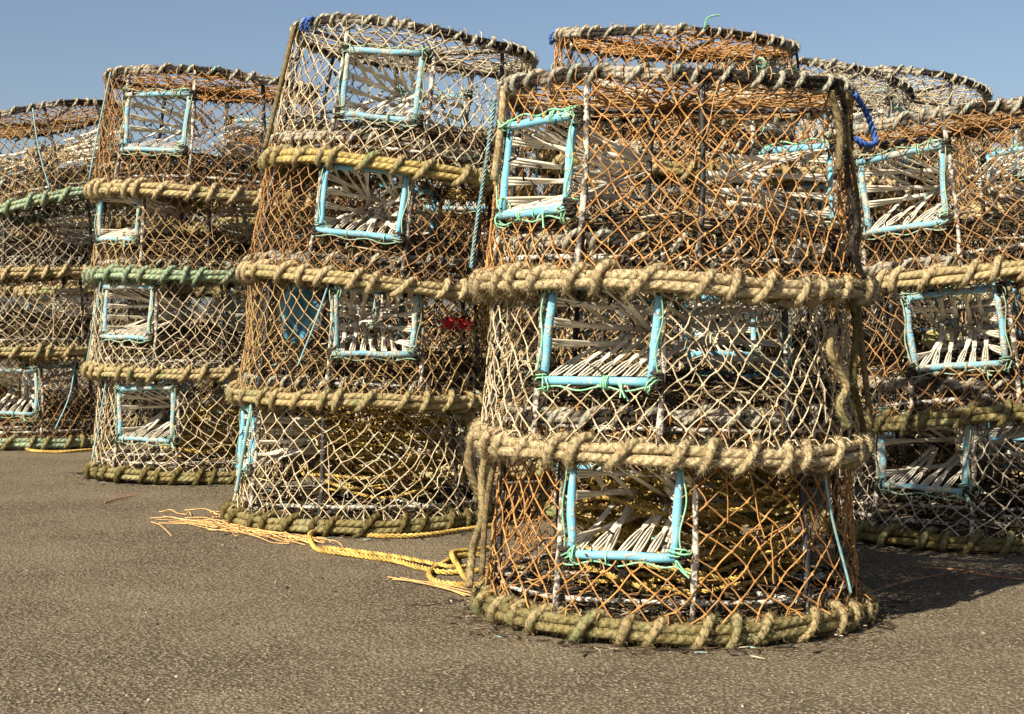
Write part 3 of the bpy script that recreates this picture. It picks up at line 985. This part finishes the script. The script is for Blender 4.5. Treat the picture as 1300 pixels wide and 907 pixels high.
pot(853, 3.36, .657, -50, 1.2, 0, 1.0, 2, 'net_orange', 'rope_straw', 'rope_straw', 'bright orange-netted crab pot with blue rope loop, topmost of ' + SA, parlour=False, topnet='net_rust',
    cords=[([(-84, .006, .375), (-86, .012, .25), (-88, .020, .12), (-87, .022, .03)], .0042, M['teal_cord'], 'tie_cord', 'laid'),
           ([(66, .012, .375), (72, .022, .345), (76, .03, .31), (74, .036, .285), (66, .03, .275), (62, .018, .285)], .0065, M['blue_rope'], 'rope_loop', 'laid'),
           ([(57, .006, .38), (62, .010, .30), (58, .010, .22), (62, .014, .13), (58, .012, .08), (64, .016, .02)], .0050, M['rope_blackened'], 'hanging_rope', 'hairy'),
           ([(63, .004, .38), (59, .014, .27), (65, .010, .17), (61, .018, .06)], .0040, M['rope_brown'], 'hanging_rope', 'hairy'),
           ([(52, .006, .37), (55, .010, .30), (53, .010, .22)], .007, M['rope_brown'], 'hanging_rope', 'hairy'),
           ([(-68, .004, .385), (-66, .006, .30), (-67, .008, .20)], .007, M['rope_straw'], 'hanging_rope', 'hairy')])
# ---- B: the stack at the right edge, half shaded by A
SB = 'the half-shaded right-hand stack'
pot(1238, 4.53, .025, -22, 0, 0, 1.03, 7, 'net_grey', 'rope_dark_olive', 'rope_olive', 'grey-netted crab pot on mossy ring, lowest of ' + SB, bottom=True)
pot(1240, 4.53, .355, -4, -6.5, 0, 1.03, 8, 'net_rust', 'rope_olive', 'rope_olive', 'rust-netted crab pot with pale plastic scrap inside, middle of ' + SB)
pot(1243, 4.53, .725, -27, -7.5, 0, 1.05, 9, 'net_rust', 'rope_khaki', 'rope_straw', 'rusty brown crab pot, topmost of ' + SB, parlour=False, topnet='net_rust',
    cords=[([(-58, .006, .37), (-60, .012, .2), (-58, .016, .04)], .010, M['rope_brown'], 'hanging_rope', 'hairy')])
# ---- C: tall leaning stack left of A
SC = 'the tall leaning stack'
pot(463, 4.85, .028, -78, 0, 0, 1.0, 3, 'net_cream', 'rope_olive', 'rope_dark_olive', 'cream-netted crab pot with tan rope coil inside, lowest of ' + SC, bottom=True, parlour=False,
    cords=[([(-58, .004, .33), (-62, .008, .2), (-66, .010, .07)], .0055, M['teal_cord']),
           ([(46, .008, .34), (50, .014, .24), (47, .016, .16), (52, .022, .07), (56, .03, .03)], .012, M['rope_brown'], 'hanging_rope', 'hairy')])
pot(466, 4.85, .366, 2, 1.5, 0, 1.0, 4, 'net_brown', 'rope_khaki', 'rope_khaki', 'brown-netted crab pot with open square entrance, second from bottom of ' + SC, parlour=False,
    cords=[([(-17, .006, .33), (-22, .008, .22), (-29, .010, .09)], .0026, M['teal_cord'])])
pot(478, 4.85, .690, -10, 6.0, 0, 1.0, 5, 'net_rust', 'rope_khaki', 'rope_straw', 'tilted rust-netted crab pot, second from top of ' + SC)
pot(506, 4.85, 1.000, -12, 6.5, -1, 1.0, 6, 'net_cream', 'rope_yellowed', 'rope_khaki', 'tilted cream-netted crab pot with blue whipping, topmost of ' + SC, parlour=False, topnet='net_grey',
    cords=[([(-52, .004, .40), (-53, .016, .385), (-54, .012, .36), (-55, .002, .375), (-56, .006, .398), (-57, .016, .38), (-58, .010, .36)], .005, M['blue_rope'], 'rope_whipping', 'laid'),
           ([(-70, .004, .385), (-72, .008, .2), (-74, .014, .03)], .007, M['rope_brown'], 'hanging_rope', 'hairy'),
           ([(74, .006, .375), (78, .014, .2), (80, .018, -.05), (81, .020, -.10)], .0042, M['teal_cord'], 'tie_cord', 'laid')])
# ---- D: second stack from the left
SD = 'the second stack from left'
pot(250, 6.2, .030, -32, 0, 0, 1.0, 7, 'net_cream', 'rope_olive', 'rope_dark_olive', 'cream-netted crab pot on dark mossy ring, lowest of ' + SD, bottom=True, parlour=False,
    cords=[([(-60, .004, .36), (-64, .008, .2), (-70, .010, .04)], .0026, M['teal_cord'])])
pot(245, 6.2, .392, -42, 0.5, 0, 1.0, 5, 'net_cream', 'rope_khaki', 'rope_khaki', 'cream-netted crab pot under mint ring, second from bottom of ' + SD,
    cords=[([(-62, .004, .37), (-66, .010, .2), (-72, .012, .02)], .0026, M['teal_cord'])])
pot(246, 6.2, .742, -50, 0.5, 0, 1.0, 8, 'net_brown', 'rope_mint', 'rope_mint', 'brown-netted crab pot on mint green ring, second from top of ' + SD)
pot(262, 6.2, 1.035, -30, 3.0, 0, 1.10, 9, 'net_rust', 'rope_khaki', 'rope_straw', 'rust-netted crab pot with orange twine heap on top, topmost of ' + SD, parlour=False, topnet='net_orange',
    cords=[([(-64, .006, .385), (-68, .012, .2), (-72, .014, .03)], .0026, M['teal_cord'])])
# ---- E: leftmost stack
SE = 'the left edge stack'
pot(40, 7.7, .030, -14, 0, 0, 1.05, 8, 'net_rust', 'rope_mint', 'rope_olive', 'rust-netted crab pot with green rope ring, lowest of ' + SE, bottom=True,
    cords=[([(30, .004, .36), (24, .008, .2), (14, .012, .06)], .0030, M['teal_cord'])])
pot(38, 7.7, .440, 95, 0, 0, 1.05, 6, 'net_cream', 'rope_khaki', 'rope_khaki', 'pale-netted crab pot on straw ring, second from bottom of ' + SE)
pot(38, 7.7, .785, -75, -2, 0, 1.03, 4, 'net_grey', 'rope_khaki', 'rope_straw', 'grey-netted crab pot under tilted ring, second from top of ' + SE)
pot(72, 7.7, 1.105, 62, -11, 0, 1.06, 3, 'net_brown', 'rope_mint', 'rope_mint', 'tilted brown-netted crab pot on green ring, topmost of ' + SE, parlour=False, topnet='net_rust',
    cords=[([(-4, .004, .38), (-5, .010, .2), (-3, .014, .03)], .0030, M['teal_cord'])])
# ---- stacks behind, listed (px, D, heights, tilt of the top pot, scale, name)
BEHIND = [
    (845, 5.0, (.028, .360, .695, 1.030), (3.2, 3.0), 1.0, 'the stack just behind the front stack'),
    (1012, 6.2, (.028, .375, .725, 1.060), (7.5, -5), 1.05, 'the domed stack behind the blue rope loop'),
    (1128, 7.0, (.030, .400, .775, 1.135), (6.0, -4), 1.08, 'the farther domed stack above the right-hand stack'),
    (585, 6.35, (.030, .430, .845), (0, 0), 1.09, 'the low stack glimpsed behind the red rag'),
    (392, 7.3, (.028, .360, .690, .995), (0, 0), 1.0, 'the stack glimpsed behind the leaning stack'),
    (1345, 6.2, (.028, .350, .670, .980), (-2, 0), 1.0, 'the stack glimpsed behind the right-hand stack'),
    (120, 9.0, (.028, .380, .730, 1.080), (0, 0), 1.03, 'the stack glimpsed between two left stacks'),
    (255, 9.4, (.028, .380, .730, 1.070), (0, 0), 1.03, 'the stack glimpsed behind the second stack'),
    (-10, 9.6, (.028, .380, .730, 1.070), (0, 0), 1.03, 'the stack glimpsed behind the left edge stack'),
    (1240, 8.6, (.030, .405, .775, 1.12), (-3, 0), 1.06, 'the far stack glimpsed through the right-hand stack'),
    (805, 7.6, (.028, .360, .690, 1.020), (0, 0), 1.0, 'the far stack glimpsed through the front stack'),
]
NETS = ['net_rust', 'net_brown', 'net_grey', 'net_orange', 'net_rust', 'net_cream', 'net_brown']
NAMES = {'net_rust': 'rust-netted', 'net_brown': 'brown-netted', 'net_grey': 'grey-netted', 'net_orange': 'orange-netted', 'net_cream': 'cream-netted'}
k = 0
for si, (px, D, zs, tilt, sc, nm) in enumerate(BEHIND):
    for li, z in enumerate(zs):
        top = li == len(zs) - 1
        net = NETS[k % len(NETS)]
        if top and si == 0:
            net = 'net_orange'
        if top and si == 1:
            net = 'net_grey'
        if top and si == 2:
            net = 'net_cream'
        pos = 'topmost' if top else 'lowest' if li == 0 else ('second from bottom' if len(zs) == 4 and li == 1 else 'second from top' if len(zs) == 4 else 'middle')
        cds = ()
        if top and si == 0:
            cds = [([(-74, .004, .40), (-75, .016, .385), (-76, .012, .36), (-77, .002, .375), (-78, .006, .398), (-79, .016, .38)], .005, M['blue_rope'], 'rope_whipping', 'laid'),
                   ([(14, -.005, .395), (15, -.01, .42), (18, -.012, .432), (22, -.015, .436)], .0028, M['green_twine'], 'rope_tail', 'laid'),
                   ([(84, .004, .385), (86, .01, .34), (86, .012, .30)], .004, M['rope_blackened'], 'hanging_rope', 'plain')]
        pot(px, D, z, (60 if top and si == 0 else -40 + 67 * k) % 360, tilt[0] if top else rng.normal(0, .7), tilt[1] if top else 0, sc, 3 + (k * 5 + si) % 7, net,
            ['rope_khaki', 'rope_brown', 'rope_straw', 'rope_olive', 'rope_brown'][k % 5], ['rope_khaki', 'rope_straw', 'rope_olive'][k % 3],
            NAMES[net] + ' crab pot, ' + pos + ' of ' + nm, bottom=li == 0, cords=cds)
        k += 1

# ------------------------------------------------------------------ coils of yellow rope inside three bottom pots


def coil(name_label, cx, cy, z0, zt, rmax, loops, seed, arc=None):
    rg = np.random.default_rng(seed)
    mb = MB()
    for k in range(loops):
        n = 34
        t = np.linspace(0, 2 * PI, n, endpoint=False)
        rad = rmax * rg.uniform(0.42, 1.0)
        ox, oy = rg.normal(0, .07, 2) * (1 - rad / rmax + .15)
        rr = rad * (1 + .05 * np.sin(2 * t + rg.uniform(0, 6)) + .04 * np.sin(3 * t + rg.uniform(0, 6)) + .03 * np.sin(5 * t + rg.uniform(0, 6)))
        zb = z0 + (zt - z0) * (k / loops)
        zz = zb + rg.uniform(.01, .06) * np.sin(t + rg.uniform(0, 6)) + .018 * np.sin(2 * t + rg.uniform(0, 6)) + .008 * np.sin(5 * t + rg.uniform(0, 6))
        dim = np.hypot(ox, oy)
        rr = np.minimum(rr, rmax - dim)
        P = np.stack([cx + ox + rr * np.cos(t), cy + oy + rr * np.sin(t), np.maximum(zz, .03)], 1)
        P = np.concatenate([P, P[:1]])
        twisted(mb, P, .0052, .034, 3, 4)
    o = link('rope_coil', mb.mesh('rope_coil'), M['yellow_rope'])
    return tag(o, name_label, 'rope', 'rope coils stowed inside the bottom pots')


x, y = place(852, 3.36)
coil('loose yellow rope coil inside the lowest orange-netted pot of the front stack', x + .03, y + .045, .07, .335, .265, 36, 1)
x, y = place(463, 4.85)
coil('loose yellow rope coil inside the lowest cream-netted pot of the leaning stack', x + .05, y + .05, .08, .33, .255, 32, 2)
x, y = place(250, 6.2)
coil('loose yellow rope coil inside the lowest pot of the second stack from left', x + .08, y + .06, .05, .25, .23, 20, 3)

# ------------------------------------------------------------------ ropes and scraps on the ground


def gpath(pts, z=.0075, per=8):
    P = []
    for q in pts:
        zz = q[2] if len(q) > 2 else z
        p = ground(q[0], q[1])
        p[2] = zz
        P.append(p)
    return spline(P, per)


mb = MB()
P = gpath([(640, 668), (603, 674), (538, 683), (488, 684), (437, 680), (406, 681, .013), (394, 685, .014), (396, 694), (410, 703), (454, 709), (505, 717), (545, 728), (572, 731), (600, 729), (625, 727)])
twisted(mb, P, .0072, .048)
P = gpath([(410, 699), (454, 704), (505, 711), (540, 720, .012), (570, 726, .013), (592, 724)], .008)
twisted(mb, P, .0056, .040)
P = gpath([(615, 708), (582, 710), (559, 722), (545, 733, .010), (550, 741), (572, 746), (606, 747), (630, 748)])
twisted(mb, P, .0072, .048)
P = gpath([(622, 700), (585, 706, .012), (574, 712, .018), (577, 722, .020), (589, 742, .020), (606, 757, .010), (620, 768)])
twisted(mb, P, .0072, .048)
tag(link('mooring_rope', mb.mesh('mooring_rope'), M['yellow_rope']), 'yellow laid rope looped on the tarmac between the front and leaning stacks', 'rope')

mb = MB()
for a, b, n, sp in [((222, 662), (388, 688), 11, 4), ((226, 650), (300, 656), 3, 2), ((300, 670), (398, 693), 8, 5), ((250, 664), (320, 668), 5, 6), ((275, 664), (340, 682), 4, 5)]:
    for k in range(n):
        p0 = np.array(a) + rng.normal(0, 1, 2) * (22, sp * .6)
        p1 = np.array(b) + rng.normal(0, 1, 2) * (24, sp * .6)
        mids = [((p0 + (p1 - p0) * q_) + rng.normal(0, 1, 2) * (5, sp * .55)) for q_ in (.15, .3, .45, .6, .75, .88)]
        P = gpath([(*p0, .003)] + [(*m1, rng.uniform(.002, .014)) for m1 in mids] + [(*p1, .004)], per=6)
        mb.tubes(P, rng.uniform(.0009, .0018), 4)
tag(link('frayed_twine', mb.mesh('frayed_twine'), M['orange_twine']), 'frayed orange twine strands spread beside the leaning stack\'s mossy base', 'twine', 'frayed twine on the tarmac')
mb = MB()
for k in range(5):
    p0 = np.array((506, 735)) + rng.normal(0, 1, 2) * (10, 2.0)
    p1 = np.array((596, 759)) + rng.normal(0, 1, 2) * (8, 2.5)
    m1 = (p0 + p1) / 2 + rng.normal(0, 1, 2) * (5, 2)
    mb.tubes(gpath([(*p0, .003), (*m1, rng.uniform(.003, .012)), (*p1, .004)], per=6), .0016, 4)
tag(link('frayed_twine', mb.mesh('frayed_twine'), M['orange_twine']), 'short frayed orange twine strands below the yellow rope loop', 'twine', 'frayed twine on the tarmac')
mb = MB()
mb.tubes(gpath([(192, 664, .003), (204, 670, .006), (218, 682, .003)]), .0016, 4)
tag(link('frayed_twine', mb.mesh('frayed_twine'), M['orange_twine']), 'single short orange strand lying alone on bare tarmac', 'twine', 'frayed twine on the tarmac')

mb = MB()
P = gpath([(24, 569, .02), (40, 574), (75, 576), (110, 574), (140, 572)], .008)
twisted(mb, P, .007, .06)
tag(link('mooring_rope', mb.mesh('mooring_rope'), M['yellow_rope']), 'short tan rope end lying before the leftmost stack', 'rope')

for pts, r, lab in [([(1168, 726, .01), (1215, 728, .008), (1262, 735, .006), (1304, 739, .006)], .0032, 'thin reddish twig on the tarmac at the right edge'),
                    ([(1104, 756, .006), (1150, 745, .012), (1205, 731, .006)], .0028, 'bent dark twig in the shade beside the front stack'),
                    ([(133, 640, .004), (150, 636, .006), (168, 632, .005)], .003, 'small dark twig before the second stack from left')]:
    mb = MB()
    P = gpath(pts)
    mb.tubes(P, np.linspace(r, r * .5, len(P)), 6, taper=True)
    kq = len(P) // 2
    mb.tubes(spline([P[kq], P[kq] + np.array([.02, .03, .012]), P[kq] + np.array([.05, .04, .004])], 4), r * .5, 5, taper=True)
    tag(link('twig', mb.mesh('twig'), M['twig']), lab, 'twig', 'twigs on the tarmac')


# crumpled sheets
def crumple(name, mat, c0, ux, uz, un, wd, ht, amp, seed, label, cat):
    rg = np.random.default_rng(seed)
    n, m = 22, 18
    u, v_ = np.meshgrid(np.linspace(-1, 1, n), np.linspace(-1, 1, m))
    dn = sum(amp / k * np.sin(k * 2.2 * u + rg.uniform(0, 6) + k * v_) * np.cos(k * 1.9 * v_ + rg.uniform(0, 6)) for k in range(1, 6))
    eu = u * wd * (1 + .12 * np.sin(4 * v_ + 1)) / 2
    ev = v_ * ht * (1 + .15 * np.sin(3 * u + 2)) / 2
    P = np.array(c0) + eu[..., None] * np.array(ux) + ev[..., None] * np.array(uz) + dn[..., None] * np.array(un)
    V = P.reshape(-1, 3)
    V2 = V - np.array(un) * .002
    q = []
    for a in range(m - 1):
        for b in range(n - 1):
            q.append([a * n + b, a * n + b + 1, (a + 1) * n + b + 1, (a + 1) * n + b])
    q = np.array(q)
    mb = MB()
    mb.quads(np.concatenate([V, V2]), np.concatenate([q, q[:, ::-1] + n * m]))
    return tag(link(name, mb.mesh(name), mat), label, cat)


def at(px, py, D):
    return np.array([(px - 650) * D / F, D, EYE - (py - HOR) * D / F])


crumple('plastic_sheet', M['blue_sheet'], at(379, 398, 4.80), (.9, .43, 0), (0.08, 0, 1), (-.43, .9, 0), .10, .15, .010, 5, 'crumpled blue plastic sheet inside the open-entrance pot of the leaning stack', 'plastic sheet')
crumple('red_rag', M['red_cloth'], at(578, 411, 4.74), (.93, .36, -.05), (0, .2, .95), (-.36, .93, .1), .105, .034, .010, 6, 'red rag caught in netting between the leaning and front stacks', 'rag')
crumple('plastic_scrap', M['olive_plastic'], at(1190, 428, 4.50), (.9, .1, .35), (-.3, .5, .7), (.1, -.8, .5), .085, .055, .006, 7, 'pale olive plastic scrap inside the middle pot at right', 'plastic scrap')

# heap of orange twine on the second stack's top net
mb = MB()
x, y = place(272, 6.0)
for k in range(40):
    a = rng.uniform(0, 2 * PI, 4)
    P = np.stack([x + rng.normal(0, .035, 4), y + rng.normal(0, .03, 4), 1.462 + np.abs(rng.normal(0, .010, 4))], 1)
    mb.tubes(spline(P, 6), .0017, 4)
tag(link('twine_heap', mb.mesh('twine_heap'), M['net_orange']), 'small heap of orange twine on the second stack\'s top net', 'twine')

# ------------------------------------------------------------------ ground
mb = MB()
S = 1500.0
ys = [-20, 0, 2, 4, 8, 16, 40, 150, S]
xs = [-S, -60, -12, -4, 0, 4, 12, 60, S]
V = np.array([[a, b, 0.0] for b in ys for a in xs])
n = len(xs)
q = [[j * n + i, j * n + i + 1, (j + 1) * n + i + 1, (j + 1) * n + i] for j in range(len(ys) - 1) for i in range(n - 1)]
mb.quads(V, q)
tag(link('ground', mb.mesh('ground', M['tarmac'], False)), 'brown weathered tarmac of the quay under the stacks', 'ground', kind='structure')

# loose grit and chips
mb = MB()
m = 8000
D_ = 2.35 + 6.5 * rng.random(m) ** 1.8
X_ = (rng.random(m) - .5) * 2 * (D_ * .36)
s = rng.uniform(.0010, .0026, m) * (1 + 1.0 * (rng.random(m) > .985))
c0 = np.stack([X_, D_, s * .45], 1)
dr = rng.normal(0, 1, (m, 3)) * np.array([1, 1, .3])
dr /= np.linalg.norm(dr, axis=1, keepdims=True)
mb.tubes(c0[:, None] + dr[:, None] * s[:, None, None] * np.array([-1.1, -.6, .5, 1.0])[None, :, None], s[:, None] * np.array([.15, .85, .9, .15]) * rng.uniform(.7, 1, (m, 1)), 5)
tag(link('grit', mb.mesh('grit', M['grit'], False)), 'loose grit and pale chips scattered on the tarmac', 'grit', kind='stuff')

# dried weed and fibre scraps gathered round the lowest rings
mb = MB()
for px, D, n_ in ((852, 3.36, 420), (1238, 4.53, 260), (463, 4.85, 300), (250, 6.2, 160)):
    cx, cy = place(px, D)
    th = rng.uniform(0, 2 * PI, n_)
    rr_ = .405 + np.abs(rng.normal(0, .05, n_)) * rng.uniform(.2, 1, n_)
    p = np.stack([cx + rr_ * np.sin(th), cy - rr_ * np.cos(th), rng.uniform(.002, .006, n_)], 1)
    st_ = rng.normal(0, .55, (n_, 5, 3)) + rng.normal(0, 1, (n_, 1, 3))
    Wp = p[:, None] + np.cumsum(st_, 1) * rng.uniform(.0015, .0075, (n_, 1, 1)) * np.array([1, 1, .12])
    Wp[..., 2] = np.maximum(Wp[..., 2], .002)
    mb.tubes(Wp, rng.uniform(.0006, .0020, (n_, 1)) * np.array([.4, 1, 1, .8, .3]), 4)
tag(link('weed_scraps', mb.mesh('weed_scraps'), M['weed']), 'dried weed and fibre scraps gathered round the lowest pot rings', 'weed', kind='stuff')
